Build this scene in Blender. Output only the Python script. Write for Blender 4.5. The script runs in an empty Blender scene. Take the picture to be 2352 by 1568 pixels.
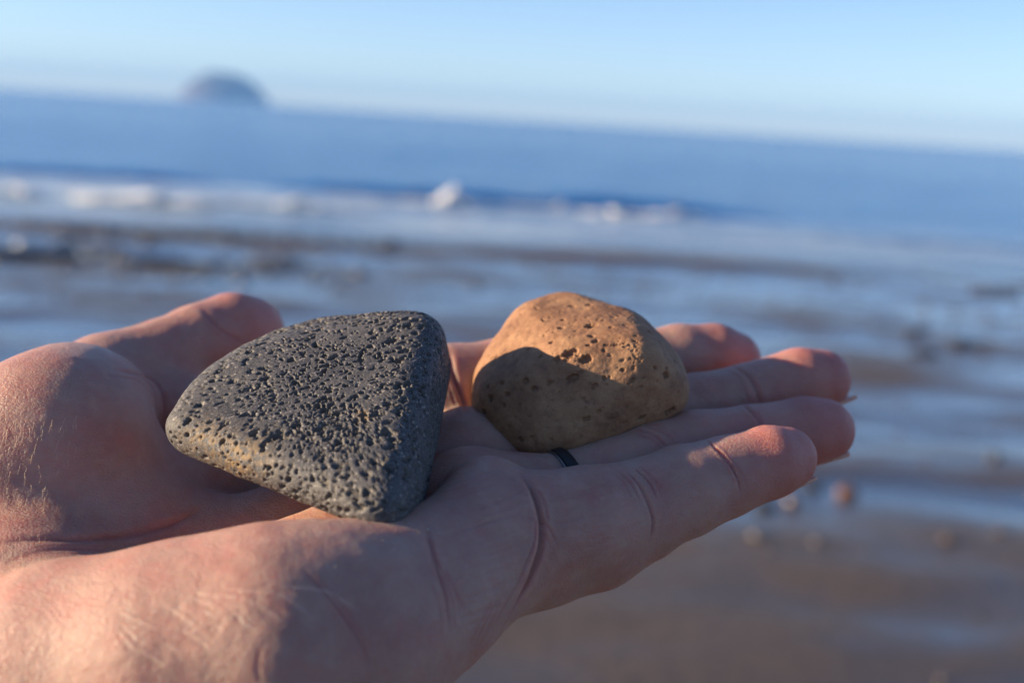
import bpy, bmesh, math, random
import numpy as np
from mathutils import Vector, Matrix
from mathutils.bvhtree import BVHTree

random.seed(7)
rng = np.random.default_rng(7)
sc = bpy.context.scene
R = math.radians

# ------------------------------------------------------------------ camera
EYE = 1.30                                   # lens height above the wet sand
PITCH, ROLL = 9.82, 3.5
FOC = 45.0
FPX = 2940.0                                 # focal length in units of 1/2352 picture width
cam_data = bpy.data.cameras.new('camera')
cam = bpy.data.objects.new('camera', cam_data)
sc.collection.objects.link(cam)
CAM = Matrix.Translation((0, 0, EYE)) @ Matrix.Rotation(R(90 - PITCH), 4, 'X') @ Matrix.Rotation(R(ROLL), 4, 'Z')
cam.matrix_world = CAM
cam_data.sensor_width = 36.0
cam_data.lens = FOC
cam_data.clip_start = 0.01
cam_data.clip_end = 90000
cam_data.dof.use_dof = True
cam_data.dof.focus_distance = 0.243
cam_data.dof.aperture_fstop = 11.0
sc.camera = cam

# ------------------------------------------------------------------ light
SUN_AZ, SUN_EL = -93.5, 14.5                 # azimuth from +Y (view direction), clockwise; elevation
world = bpy.data.worlds.new('World')
sc.world = world
world.use_nodes = True
wn = world.node_tree.nodes
sky = wn.new('ShaderNodeTexSky')
sky.sky_type = 'NISHITA'
sky.sun_disc = False
sky.sun_elevation = R(SUN_EL)
sky.sun_rotation = R(SUN_AZ)
sky.air_density = 0.78
sky.dust_density = 0.0
sky.ozone_density = 1.0
wb = wn.new('ShaderNodeMix'); wb.data_type = 'RGBA'; wb.blend_type = 'MULTIPLY'; wb.inputs[0].default_value = 1.0
wb.inputs[7].default_value = (0.88, 0.97, 1.24, 1.0)          # the photograph's cool white balance
world.node_tree.links.new(sky.outputs[0], wb.inputs[6])
world.node_tree.links.new(wb.outputs[2], wn['Background'].inputs[0])
wn['Background'].inputs[1].default_value = 0.073
S = Vector((math.sin(R(SUN_AZ)) * math.cos(R(SUN_EL)), math.cos(R(SUN_AZ)) * math.cos(R(SUN_EL)), math.sin(R(SUN_EL))))
sun_data = bpy.data.lights.new('sun', 'SUN')
sun_data.energy = 4.9
sun_data.angle = R(0.5)
sun_data.color = (1.0, 0.80, 0.55)
sun = bpy.data.objects.new('sun', sun_data)
sun.rotation_euler = S.to_track_quat('Z', 'Y').to_euler()
sc.collection.objects.link(sun)
sc.view_settings.view_transform = 'Standard'
sc.view_settings.look = 'None'
sc.view_settings.exposure = 1.22
sc.view_settings.gamma = 1.0
sc.view_settings.use_curve_mapping = False
sc.cycles.use_denoising = True
sc.cycles.max_bounces = 8
sc.cycles.sample_clamp_indirect = 6

# ------------------------------------------------------------------ helpers
def U(px, py, z):
    """picture point (2352-wide units) at depth z mm -> camera space mm (x right, y up, z forward)"""
    return np.array([(px - 1176.0) * z / FPX, (784.0 - py) * z / FPX, z], dtype=np.float64)

CM = np.array(CAM)
def to_world(P):
    """camera mm -> world metres"""
    P = np.asarray(P, dtype=np.float64)
    Q = np.stack([P[..., 0], P[..., 1], -P[..., 2]], -1) * 0.001
    return Q @ CM[:3, :3].T + CM[:3, 3]

def mesh_from(name, V, F, smooth=True):
    V = np.ascontiguousarray(V, dtype=np.float32); F = np.ascontiguousarray(F, dtype=np.int32)
    me = bpy.data.meshes.new(name)
    n = F.shape[1]
    me.vertices.add(len(V)); me.vertices.foreach_set('co', V.ravel())
    me.loops.add(F.size); me.loops.foreach_set('vertex_index', F.ravel())
    me.polygons.add(len(F))
    me.polygons.foreach_set('loop_start', np.arange(0, F.size, n, dtype=np.int32))
    me.update(calc_edges=True)
    me.polygons.foreach_set('use_smooth', np.full(len(F), smooth))
    me.validate()
    return me

def link(name, me, mat=None, parent=None, **props):
    o = bpy.data.objects.new(name, me)
    sc.collection.objects.link(o)
    if mat: me.materials.append(mat)
    if parent: o.parent = parent
    for k, v in props.items(): o[k] = v
    return o

def attr(me, name, arr):
    a = me.attributes.new(name, 'FLOAT', 'POINT')
    a.data.foreach_set('value', np.ascontiguousarray(arr, dtype=np.float32))

def vnoise(P, scale, seed=0):
    """smooth value noise, P (n,3) -> [-1,1]"""
    Q = P * scale + seed * 17.31
    I = np.floor(Q).astype(np.int64); f = Q - I
    f = f * f * f * (f * (f * 6 - 15) + 10)
    def h(ix, iy, iz):
        n = (ix * 73856093) ^ (iy * 19349663) ^ (iz * 83492791) ^ (seed * 2654435761)
        n = (n ^ (n >> 13)) * 1274126177 & 0x7fffffff
        n = (n ^ (n >> 16)) * 668265263 & 0x7fffffff
        return ((n >> 8) & 0xffff) / 32767.5 - 1.0
    r = 0
    for dx in (0, 1):
        wx = f[:, 0] if dx else 1 - f[:, 0]
        for dy in (0, 1):
            wy = f[:, 1] if dy else 1 - f[:, 1]
            for dz in (0, 1):
                wz = f[:, 2] if dz else 1 - f[:, 2]
                r = r + wx * wy * wz * h(I[:, 0] + dx, I[:, 1] + dy, I[:, 2] + dz)
    return r

def fbm(P, scale, octaves=4, seed=0):
    r = 0; a = 1.0; t = 0
    for k in range(octaves):
        r = r + a * vnoise(P, scale * 2 ** k, seed + k); t += a; a *= 0.5
    return r / t

class NT:
    """small node-tree writer"""
    def __init__(s, mat):
        mat.use_nodes = True; s.t = mat.node_tree; s.t.nodes.clear()
    def n(s, kind, ins=None, **kw):
        nd = s.t.nodes.new('ShaderNode' + kind)
        for k, v in kw.items(): setattr(nd, k, v)
        for k, v in (ins or {}).items():
            if isinstance(v, bpy.types.NodeSocket): s.t.links.new(v, nd.inputs[k])
            else: nd.inputs[k].default_value = v
        return nd
    def ramp(s, fac, stops):
        nd = s.n('ValToRGB', {0: fac}); cr = nd.color_ramp
        while len(cr.elements) < len(stops): cr.elements.new(0.5)
        for e, (p, c) in zip(cr.elements, stops):
            e.position = p; e.color = (c if len(c) == 4 else (*c, 1)) if not isinstance(c, (int, float)) else (c, c, c, 1)
        return nd.outputs[0]
    def mix(s, f, a, b, mode='MIX'):
        nd = s.n('Mix', data_type='RGBA', blend_type=mode)
        for i, v in ((0, f), (6, a), (7, b)):
            if isinstance(v, bpy.types.NodeSocket): s.t.links.new(v, nd.inputs[i])
            else: nd.inputs[i].default_value = v if not (isinstance(v, tuple) and len(v) == 3) else (*v, 1)
        return nd.outputs[2]
    def math(s, op, a, b=0.0, clamp=False):
        nd = s.n('Math', {0: a, 1: b}, operation=op); nd.use_clamp = clamp
        return nd.outputs[0]
    def noise(s, vec, scale, detail=4.0, rough=0.5, dist=0.0):
        return s.n('TexNoise', {'Vector': vec, 'Scale': scale, 'Detail': detail, 'Roughness': rough, 'Distortion': dist}).outputs[0]
    def out(s, bsdf, disp=None):
        o = s.n('OutputMaterial', {'Surface': bsdf.outputs[0]})
        return o

def newmat(name):
    m = bpy.data.materials.new(name); return m, NT(m)

# ------------------------------------------------------------------ SDF machinery (camera mm)
class Field:
    def __init__(s, lo, hi, h):
        s.lo = np.array(lo, float); s.h = h
        s.n = np.ceil((np.array(hi) - s.lo) / h).astype(int) + 1
        s.ax = [s.lo[i] + h * np.arange(s.n[i]) for i in range(3)]
    def new(s): return np.full(tuple(s.n), 1e3, dtype=np.float32)
    def box(s, a, b, pad):
        i0 = np.clip(np.floor((a - pad - s.lo) / s.h).astype(int), 0, s.n)
        i1 = np.clip(np.ceil((b + pad - s.lo) / s.h).astype(int) + 1, 0, s.n)
        sl = tuple(slice(p, q) for p, q in zip(i0, i1))
        X = s.ax[0][sl[0]][:, None, None].astype(np.float32); Y = s.ax[1][sl[1]][None, :, None].astype(np.float32); Z = s.ax[2][sl[2]][None, None, :].astype(np.float32)
        return sl, X, Y, Z
    def cone(s, F, a, b, ra, rb, k):
        a = np.asarray(a, float); b = np.asarray(b, float); r = max(ra, rb)
        sl, X, Y, Z = s.box(np.minimum(a, b), np.maximum(a, b), r + k + 6)
        d = b - a; L = d @ d
        t = ((X - a[0]) * d[0] + (Y - a[1]) * d[1] + (Z - a[2]) * d[2]) / L
        np.clip(t, 0, 1, out=t)
        q = np.sqrt((X - a[0] - t * d[0]) ** 2 + (Y - a[1] - t * d[1]) ** 2 + (Z - a[2] - t * d[2]) ** 2) - (ra + (rb - ra) * t)
        s.smin(F, sl, q, k)
    def ell(s, F, c, rad, k, rot=None):
        c = np.asarray(c, float); rad = np.asarray(rad, float)
        sl, X, Y, Z = s.box(c, c, rad.max() + k + 6)
        x, y, z = X - c[0], Y - c[1], Z - c[2]
        if rot is not None:
            x, y, z = (rot[0][0] * x + rot[0][1] * y + rot[0][2] * z, rot[1][0] * x + rot[1][1] * y + rot[1][2] * z, rot[2][0] * x + rot[2][1] * y + rot[2][2] * z)
        k0 = np.sqrt((x / rad[0]) ** 2 + (y / rad[1]) ** 2 + (z / rad[2]) ** 2)
        k1 = np.sqrt((x / rad[0] ** 2) ** 2 + (y / rad[1] ** 2) ** 2 + (z / rad[2] ** 2) ** 2) + 1e-6
        s.smin(F, sl, (k0 * (k0 - 1) / k1).astype(np.float32), k)
    def smin(s, F, sl, q, k):
        f = F[sl]
        if k > 0:
            h = np.maximum(k - np.abs(f - q), 0) / k
            F[sl] = np.minimum(f, q) - h * h * h * k / 6
        else: F[sl] = np.minimum(f, q)

def smin_full(a, b, k):
    h = np.maximum(k - np.abs(a - b), 0) / k
    return np.minimum(a, b) - h * h * h * k / 6

def surface_nets(F, lo, h):
    nx, ny, nz = F.shape
    neg = F < 0
    c = np.zeros((nx - 1, ny - 1, nz - 1), dtype=np.int8)
    for i in (0, 1):
        for j in (0, 1):
            for k in (0, 1):
                c += neg[i:nx - 1 + i, j:ny - 1 + j, k:nz - 1 + k]
    act = np.argwhere((c > 0) & (c < 8)).astype(np.int32)
    idx = np.full(c.shape, -1, dtype=np.int32)
    idx[act[:, 0], act[:, 1], act[:, 2]] = np.arange(len(act))
    cor = {}
    for o in [(i, j, k) for i in (0, 1) for j in (0, 1) for k in (0, 1)]:
        cor[o] = F[act[:, 0] + o[0], act[:, 1] + o[1], act[:, 2] + o[2]].astype(np.float64)
    P = np.zeros((len(act), 3)); N = np.zeros(len(act))
    for o in cor:
        for ax in range(3):
            if o[ax] == 0:
                q = list(o); q[ax] = 1; q = tuple(q)
                a, b = cor[o], cor[q]
                m = (a < 0) != (b < 0)
                t = np.where(m, a / np.where(m, a - b, 1), 0)
                p = np.zeros((len(act), 3)); p[:] = o; p[:, ax] = t
                P += p * m[:, None]; N += m
    V = lo + h * (act + P / N[:, None])
    quads = []
    for ax in range(3):
        b, d = [(1, 2), (2, 0), (0, 1)][ax]
        sl0 = [slice(None)] * 3; sl1 = [slice(None)] * 3
        sl0[ax] = slice(0, -1); sl1[ax] = slice(1, None)
        A, B = neg[tuple(sl0)], neg[tuple(sl1)]
        e = np.argwhere(A != B)
        e = e[(e[:, b] > 0) & (e[:, d] > 0) & (e[:, b] < F.shape[b] - 1) & (e[:, d] < F.shape[d] - 1)]
        flip = A[e[:, 0], e[:, 1], e[:, 2]]
        def g(db, dd):
            q = e.copy(); q[:, b] -= db; q[:, d] -= dd
            return idx[q[:, 0], q[:, 1], q[:, 2]]
        Q = np.stack([g(1, 1), g(0, 1), g(0, 0), g(1, 0)], 1)
        Q[~flip] = Q[~flip][:, ::-1]
        quads.append(Q)
    Q = np.concatenate(quads)
    return V, Q

def sample(F, lo, h, P):
    q = (P - lo) / h; i = np.clip(np.floor(q).astype(int), 0, np.array(F.shape) - 2); f = q - i
    r = 0
    for a in (0, 1):
        for b in (0, 1):
            for c in (0, 1):
                w = (f[:, 0] if a else 1 - f[:, 0]) * (f[:, 1] if b else 1 - f[:, 1]) * (f[:, 2] if c else 1 - f[:, 2])
                r = r + w * F[i[:, 0] + a, i[:, 1] + b, i[:, 2] + c]
    return r

# ------------------------------------------------------------------ the shore
def ground_hit(px, py, h=0.0):
    """where the line of sight through a picture point meets the level z = h"""
    d = to_world(U(px, py, 1000.0)) - to_world(np.zeros(3))
    s_ = (h - EYE) / d[2]
    return np.array([0, 0, EYE]) + d * s_

def axis(parts):
    """non-uniform coordinates: [(start, end, step)...]"""
    r = []
    for a, b, st in parts: r += list(np.arange(a, b - 1e-6, st))
    r.append(parts[-1][1]); return np.array(r)
def sheet(name, xs, ys, zf):
    X, Y = np.meshgrid(xs, ys); P = np.stack([X.ravel(), Y.ravel(), np.zeros(X.size)], 1)
    P[:, 2] = zf(P)
    nx, ny = len(xs), len(ys)
    i = np.arange((ny - 1) * nx).reshape(ny - 1, nx)[:, :-1].ravel()
    return mesh_from(name, P, np.stack([i, i + 1, i + nx + 1, i + nx], 1)), P

def sand_h(P):
    x, y = P[:, 0], P[:, 1]
    base = np.where(y < 12.6, 0.0024 * (12.6 - y) + 0.006 * np.clip((12.6 - y) / 1.0, 0, 1), -0.035 * (y - 12.6))
    base = base + 0.018 * np.clip((4.8 - y) / 1.6, 0, 1); base = np.maximum(base, -2.5); base = np.where(y < 2.5, 0.049 + 0.02 * (2.5 - y), base)
    near = np.clip((60 - np.abs(x)) / 40, 0, 1) * np.clip((22 - y) / 5, 0, 1)
    Q = np.stack([x * 0.75 + y * 0.05, y * 1.6, x * 0], 1)
    u = 0.026 * fbm(Q, 1.0, 3, 61) + 0.009 * fbm(np.stack([x * 2.5, y * 4.5, x * 0], 1), 1.0, 3, 71)
    # low bar just before the waterline, broken by a run-out on the right
    bar = 0.062 * np.exp(-((y - 12.3 - 0.25 * np.sin(x * 0.5) + 0.03 * x) / 0.5) ** 2) * (0.55 + 0.6 * np.sin(x * 0.6 + 0.7) ** 2)
    return base + (u + bar) * near + 0.002 + 0.006 * np.exp(-((y - 9) / 2.5) ** 2)
xs = axis([(-400, -60, 20), (-60, -14, 1.0), (-14, 14, 0.06), (14, 60, 1.0), (60, 400, 20)])
ys = axis([(-300, -20, 20), (-20, 1, 1.0), (1, 16, 0.05), (16, 30, 0.5), (30, 90, 6)])
me, _ = sheet('beach', xs, ys, sand_h)
sandm, t = newmat('wet_sand')
P = t.n('NewGeometry').outputs['Position']
mp = t.n('Mapping', {'Vector': P, 'Scale': (0.9, 1.6, 1.0)}).outputs[0]
n1 = t.noise(mp, 1.3, 5, 0.6); n2 = t.noise(P, 26, 4, 0.7); n3 = t.noise(P, 220, 3, 0.6)
zz = t.n('SeparateXYZ', {0: P}).outputs[2]
dry = t.n('MapRange', {0: t.math('ADD', zz, t.math('MULTIPLY', t.math('SUBTRACT', n1, 0.5), 0.11)), 1: 0.012, 2: 0.050, 3: 0.0, 4: 1.0}).outputs[0]
col = t.mix(dry, (0.040, 0.034, 0.030), (0.105, 0.078, 0.062))
col = t.mix(t.ramp(n2, [(0.5, 0.0), (0.66, 0.7)]), col, (0.030, 0.027, 0.026))
rg = t.n('MapRange', {0: dry, 3: 0.2, 4: 0.62}).outputs[0]
bmp = t.n('Bump', {'Strength': 0.5, 'Distance': 0.006, 'Height': t.math('ADD', n2, t.math('MULTIPLY', n3, 0.25))})
b = t.n('BsdfPrincipled', {'Base Color': col, 'Roughness': rg, 'Normal': bmp.outputs[0], 'IOR': 1.4, 'Coat Weight': t.math('SUBTRACT', 1.0, dry), 'Coat Roughness': 0.18, 'Coat IOR': 1.33})
t.out(b)
link('beach', me, sandm, None, kind='structure')

# sea, tidal film and pools: one level sheet; breakers are ridges in it
FAR = 12000.0
def sea_h(P):
    x, y = P[:, 0], P[:, 1]
    z = np.zeros(len(x))
    w = np.clip((y - 15) / 8, 0, 1)
    Q = np.stack([x * 0.35, y * 1.0, x * 0], 1)
    z += 0.035 * w * fbm(Q, 0.9, 3, 81) + 0.05 * w * vnoise(Q, 0.22, 91)
    yc = 20.6 + 0.25 * np.sin(x * 0.8) + 0.02 * x
    amp = 0.15 * np.clip((x + 4.4) / 1.2, 0, 1) * np.clip((4.6 - x) / 2.2, 0, 1) * (0.65 + 0.5 * vnoise(Q, 1.6, 95))
    amp += 0.10 * np.clip((-4.5 - x) / 1.5, 0, 1)
    d = y - yc
    z += amp * np.where(d < 0, np.exp(-(d / 0.28) ** 2), np.exp(-(d / 0.9) ** 2))
    d = y - 17.3 - 0.3 * np.sin(x * 0.6 + 1)
    z += 0.05 * np.where(d < 0, np.exp(-(d / 0.15) ** 2), np.exp(-(d / 0.6) ** 2)) * (0.6 + 0.5 * vnoise(Q, 1.1, 97))
    return z
lat = [(-FAR, -2000, 2000), (-2000, -200, 200), (-200, -40, 8), (-40, -14, 0.8), (-14, 14, 0.12), (14, 40, 0.8), (40, 200, 8), (200, 2000, 200), (2000, FAR, 2000)]
xs = axis(lat)
ys = axis([(2.0, 13, 0.5), (13, 26, 0.10), (26, 60, 0.5), (60, 200, 8), (200, 2000, 200), (2000, FAR, 1000)])
me, PS = sheet('sea', xs, ys, sea_h)
x, y = PS[:, 0], PS[:, 1]
Q = np.stack([x * 0.5, y * 1.3, x * 0], 1)
fo = np.clip((y - 13.2) / 1.5, 0, 1) * np.clip((20.2 - y) / 1.0, 0, 1) * (0.58 + 0.85 * fbm(Q, 1.0, 4, 101) - 0.05 * x)
fo = fo + (x < 4.5) * 0.9 * np.exp(-((y - 18.9 - 0.25 * np.sin(x * 0.8) + 0.02 * x) / 0.55) ** 2) * np.clip(0.5 + 1.2 * fbm(Q * 1.6, 1.0, 3, 131), 0, 1)
fo = np.clip(fo, 0, 1)
attr(me, 'foam', fo)
seam, t = newmat('sea_water')
P = t.n('NewGeometry').outputs['Position']
foam = t.n('Attribute', attribute_name='foam').outputs['Fac']
Yc = t.n('SeparateXYZ', {0: P}).outputs[1]
mp = t.n('Mapping', {'Vector': P, 'Scale': (0.45, 1.0, 1.0)}).outputs[0]
w1 = t.noise(mp, 0.5, 4, 0.6); w2 = t.noise(mp, 3.5, 4, 0.6)
deepf = t.n('MapRange', {0: Yc, 1: 13.0, 2: 18.0, 3: 0.0, 4: 1.0}).outputs[0]
bmp0 = t.n('Bump', {'Strength': 1.0, 'Distance': 0.22, 'Height': t.math('MULTIPLY', t.math('ADD', t.math('MULTIPLY', w1, 2.0), t.math('MULTIPLY', w2, 0.22)), deepf)})
bmp = t.n('Bump', {'Strength': 0.35, 'Distance': 0.004, 'Height': t.noise(mp, 14, 3, 0.5), 'Normal': bmp0.outputs[0]})
deep = t.n('BsdfPrincipled', {'Base Color': (0.001, 0.11, 0.33, 1), 'Roughness': 0.16, 'IOR': 1.333, 'Normal': bmp.outputs[0]})
tr = t.n('BsdfTransparent', {0: (0.93, 0.96, 0.95, 1)})
gl = t.n('BsdfGlossy', {0: (1, 1, 1, 1), 'Roughness': 0.05, 'Normal': bmp.outputs[0]})
fr = t.n('Fresnel', {'IOR': 1.333, 'Normal': bmp.outputs[0]})
shallow = t.n('MixShader', {0: fr.outputs[0], 1: tr.outputs[0], 2: gl.outputs[0]})
body = t.n('MixShader', {0: deepf, 1: shallow.outputs[0], 2: deep.outputs[0]})
fb = t.n('BsdfPrincipled', {'Base Color': (0.55, 0.66, 0.72, 1), 'Roughness': 0.6})
ff = t.math('MULTIPLY', foam, t.ramp(t.noise(mp, 5, 5, 0.65), [(0.35, 0.25), (0.65, 1.0)]), True)
t.out(t.n('MixShader', {0: ff, 1: body.outputs[0], 2: fb.outputs[0]}))
link('sea', me, seam, None, kind='structure')

# splash of broken water on the crest
foamm, t = newmat('foam')
b = t.n('BsdfPrincipled', {'Base Color': (0.7, 0.7, 0.7, 1), 'Roughness': 0.7, 'Subsurface Weight': 0.3, 'Subsurface Scale': 0.02})
t.out(b)
def blob_mesh(name, c, rad, sub=3, amp=0.25, fq=1.2, seed=0):
    bm = bmesh.new(); bmesh.ops.create_icosphere(bm, subdivisions=sub, radius=1.0)
    D = np.array([v.co[:] for v in bm.verts]); F = np.array([[v.index for v in f.verts] for f in bm.faces]); bm.free()
    V = D * (1 + amp * fbm(D + seed * 3.1, fq, 3, seed))[:, None] * np.array(rad)
    return V + np.array(c), F
FVV, FFF, FO = [], [], [0]
def splash(px, py, w, h, n=9):
    c = ground_hit(px, py, 0.1)
    for i in range(n):
        u = random.uniform(-1, 1)
        q = blob_mesh('f', (c[0] + u * w / 2, c[1] + random.uniform(-.12, .12), 0.05 + random.random() * h * (1 - abs(u)) * 0.7), (w / 8 * random.uniform(.5, 1.2), 0.05, h * 0.17 * random.uniform(.6, 1.2)), 3, 0.5, 2.2, i + int(px))
        FVV.append(q[0]); FFF.append(q[1] + FO[0]); FO[0] += len(q[0])
splash(1043, 462, 0.5, 0.34, 34)
splash(1420, 487, 0.9, 0.11, 22)
splash(1550, 489, 0.8, 0.11, 20)
splash(1150, 468, 3.6, 0.05, 90)
splash(500, 452, 3.2, 0.05, 80)
splash(1290, 470, 0.25, 0.14, 6)
splash(690, 465, 0.6, 0.14, 22)
splash(340, 455, 1.5, 0.16, 50)
splash(20, 435, 0.7, 0.16, 26)

link('sea_foam', mesh_from('sea_foam', np.concatenate(FVV), np.concatenate(FFF)), foamm, None, kind='stuff')

# ------------------------------------------------------------------ island
def island():
    c = ground_hit(508, 236.5); 
    d = np.array([c[0], c[1]]); d = d / np.linalg.norm(d) * 10000.0
    nr, na = 60, 160; V = []; F = []
    for i in range(nr + 1):
        r = i / nr
        for j in range(na):
            a = 2 * math.pi * j / na
            V.append((math.cos(a) * r, math.sin(a) * r, 0))
    V = np.array(V)
    rr = np.hypot(V[:, 0], V[:, 1])
    prof = np.clip(1 - rr ** 2.1, 0, 1) ** 0.72
    W = V.copy(); W[:, 2] = prof * 215
    sk = np.where(V[:, 0] > 0, 360, 305)
    W[:, 0] = V[:, 0] * sk; W[:, 1] = V[:, 1] * 330
    nz = fbm(W, 0.012, 4, 111)
    W[:, 2] = np.maximum(W[:, 2] * (1 + 0.10 * nz) + 10 * nz * prof, 0) - 1.0 * (rr > 0.99)
    W[:, :2] *= (1 + 0.05 * fbm(W, 0.02, 3, 120))[:, None]
    for i in range(nr):
        for j in range(na):
            F.append((i * na + j, (i + 1) * na + j, (i + 1) * na + (j + 1) % na, i * na + (j + 1) % na))
    # steep side towards the left of the view
    W[:, 0] += d[0]; W[:, 1] += d[1]
    m, t = newmat('island_rock')
    P = t.n('NewGeometry').outputs['Position']
    n = t.noise(P, 0.02, 5, 0.6); nz_ = t.n('SeparateXYZ', {0: t.n('NewGeometry').outputs['Normal']}).outputs[2]
    col = t.ramp(n, [(0.35, (0.12, 0.085, 0.09)), (0.65, (0.2, 0.16, 0.16))])
    col = t.mix(t.ramp(t.math('ADD', nz_, t.math('MULTIPLY', n, 0.4)), [(0.6, 0.0), (0.9, 1.0)]), col, (0.10, 0.085, 0.07))
    t.out(t.n('BsdfPrincipled', {'Base Color': col, 'Roughness': 0.9}))
    link('island', mesh_from('island', W, np.array(F)), m, None, kind='structure')
island()
# the air between here and the island
bm = bmesh.new(); bmesh.ops.create_cube(bm, size=1.0)
bmesh.ops.scale(bm, vec=(2 * FAR + 2000, 2 * FAR + 2000, 245.0), verts=bm.verts); bmesh.ops.translate(bm, vec=(0, 0, 245 / 2 - 4.0), verts=bm.verts)
me = bpy.data.meshes.new('haze'); bm.to_mesh(me); bm.free()
hz, t = newmat('haze')
v = t.n('VolumePrincipled', {'Color': (0.22, 0.50, 1.0, 1), 'Density': 8e-5, 'Anisotropy': 0.0})
t.n('OutputMaterial', {'Volume': v.outputs[0]})
link('haze', me, hz, None, kind='stuff')

# ------------------------------------------------------------------ stones on the sand
def stone_mat(name, a, b_):
    m, t = newmat(name)
    P = t.n('NewGeometry').outputs['Position']; n = t.noise(P, 45, 4, 0.6)
    t.out(t.n('BsdfPrincipled', {'Base Color': t.ramp(n, [(0.35, a), (0.65, b_)]), 'Roughness': 0.35, 'Coat Weight': 0.3, 'Coat Roughness': 0.15})); return m
SM = {'orange': stone_mat('orange_stone', (0.13, 0.05, 0.022), (0.22, 0.095, 0.045)), 'pink': stone_mat('pink_stone', (0.10, 0.055, 0.042), (0.15, 0.085, 0.065)),
      'dark': stone_mat('dark_stone', (0.018, 0.019, 0.022), (0.05, 0.05, 0.055)), 'brown': stone_mat('brown_beach_stone', (0.06, 0.042, 0.032), (0.11, 0.078, 0.058))}
for i, (px, py, w, l, h, rot, c, label) in enumerate([
    (1945, 1137, .080, .06, .05, .3, 'orange', 'orange brown wet stone on the sand, right of the little fingertip'),
    (1820, 1158, .050, .05, .04, 0, 'pink', 'small pinkish stone just below the little fingertip'),
    (1757, 1166, .085, .07, .03, .2, 'dark', 'flat dark stone under the little finger, left of the pinkish stone'),
    (1868, 1118, .075, .06, .03, .1, 'dark', 'dark wet stone between the little fingertip and the orange brown stone'),
    (2098, 772, .15, .13, .06, 0.9, 'dark', 'upper dark rock lump on the sand right of the fingertips'),
    (2128, 815, .17, .12, .05, -.3, 'dark', 'dark rock lump just below the upper one, right of the fingertips'),
    (2215, 798, .24, .13, .06, .4, 'dark', 'longest dark flat rock near the right edge, level with the index finger'),
    (2283, 1060, .06, .05, .04, 0, 'dark', 'lone small dark stone near the right edge below the middle fingertip'),
    (2178, 1265, .055, .05, .03, .5, 'brown', 'brown stone on the sand at lower right, below the orange one'),
    (1738, 1250, .06, .05, .03, .9, 'brown', 'brown stone on the sand below the middle of the little finger'),
    (2300, 1235, .07, .05, .02, .2, 'brown', 'flat brown stone at the right edge of the lower sand'),
    (30, 588, .9, .45, .10, .1, 'dark', 'broad dark low rock at the far left of the waterline'),
    (345, 600, .55, .5, .09, .3, 'dark', 'broad dark rock at the waterline left of the grey stone'),
    (640, 610, .5, .35, .07, 0, 'dark', 'dark low rock at the waterline above the thumb tip'),
    (2290, 668, .5, .2, .05, 0, 'brown', 'low brown rock near the waterline at the right'),
    ]):
    c_ = ground_hit(px, py, 0.02); z0 = sand_h(np.array([[c_[0], c_[1], 0.0]]))[0]
    V, F = blob_mesh('s', (0, 0, 0), (w / 2, l / 2, h / 2), 4, 0.22, 1.1, 200 + i)
    o = link('beach_stone', mesh_from('beach_stone', V, F), SM[c], None, label=label, category='stone', group='stones lying on the wet beach')
    o.location = (c_[0], c_[1], z0 + h * 0.25); o.rotation_euler = (0, 0, rot)
# gravel too fine and too much to count
def gravel(name, n, boxy, size, mat_, seed):
    g = np.random.default_rng(seed)
    bm = bmesh.new(); bmesh.ops.create_icosphere(bm, subdivisions=1, radius=1.0)
    D = np.array([v.co[:] for v in bm.verts]); F = np.array([[v.index for v in f.verts] for f in bm.faces]); bm.free()
    x = g.uniform(boxy[0], boxy[1], n * 3); y = g.uniform(boxy[2], boxy[3], n * 3)
    k = fbm(np.stack([x * .5, y * 1.3, x * 0], 1), 1.0, 3, seed) > boxy[4]; x, y = x[k][:n], y[k][:n]; n = len(x)
    z = sand_h(np.stack([x, y, x * 0], 1))
    sz = size * g.lognormal(0, 0.45, n)
    sc3 = np.stack([sz * g.uniform(.8, 1.4, n), sz * g.uniform(.7, 1.1, n), sz * g.uniform(.35, .7, n)], 1)
    th = g.uniform(0, 6.28, n); ca, sa = np.cos(th)[:, None], np.sin(th)[:, None]
    L = D[None] * sc3[:, None, :] * (1 + 0.15 * g.standard_normal((n, len(D), 1)))
    Xr = L[..., 0] * ca - L[..., 1] * sa; Yr = L[..., 0] * sa + L[..., 1] * ca
    W = np.stack([Xr + x[:, None], Yr + y[:, None], L[..., 2] + (z + sz * .1)[:, None]], -1).reshape(-1, 3)
    FF = (F[None] + (np.arange(n) * len(D))[:, None, None]).reshape(-1, 3)
    link(name, mesh_from(name, W, FF), mat_, None, kind='stuff')
gravel('dark_gravel', 1500, (-9, 9, 2.4, 12.5, 0.12), 0.013, SM['dark'], 5)
gravel('brown_gravel', 1300, (-9, 9, 2.4, 12.5, -0.1), 0.012, SM['brown'], 6)
gravel('dark_shingle', 2600, (-7, -1.2, 9.0, 12.3, 0.0), 0.022, SM['dark'], 8)

# ------------------------------------------------------------------ the hand
H = 0.8
fld = Field((-152, -112, 176), (82, 34, 336), H)
palm = fld.new()
def chain(F, pts, k):
    P = [(U(p[0], p[1], p[2]), p[3]) for p in pts]
    for (a, ra), (b, rb) in zip(P[:-1], P[1:]): fld.cone(F, a, b, ra, rb, k)
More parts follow.
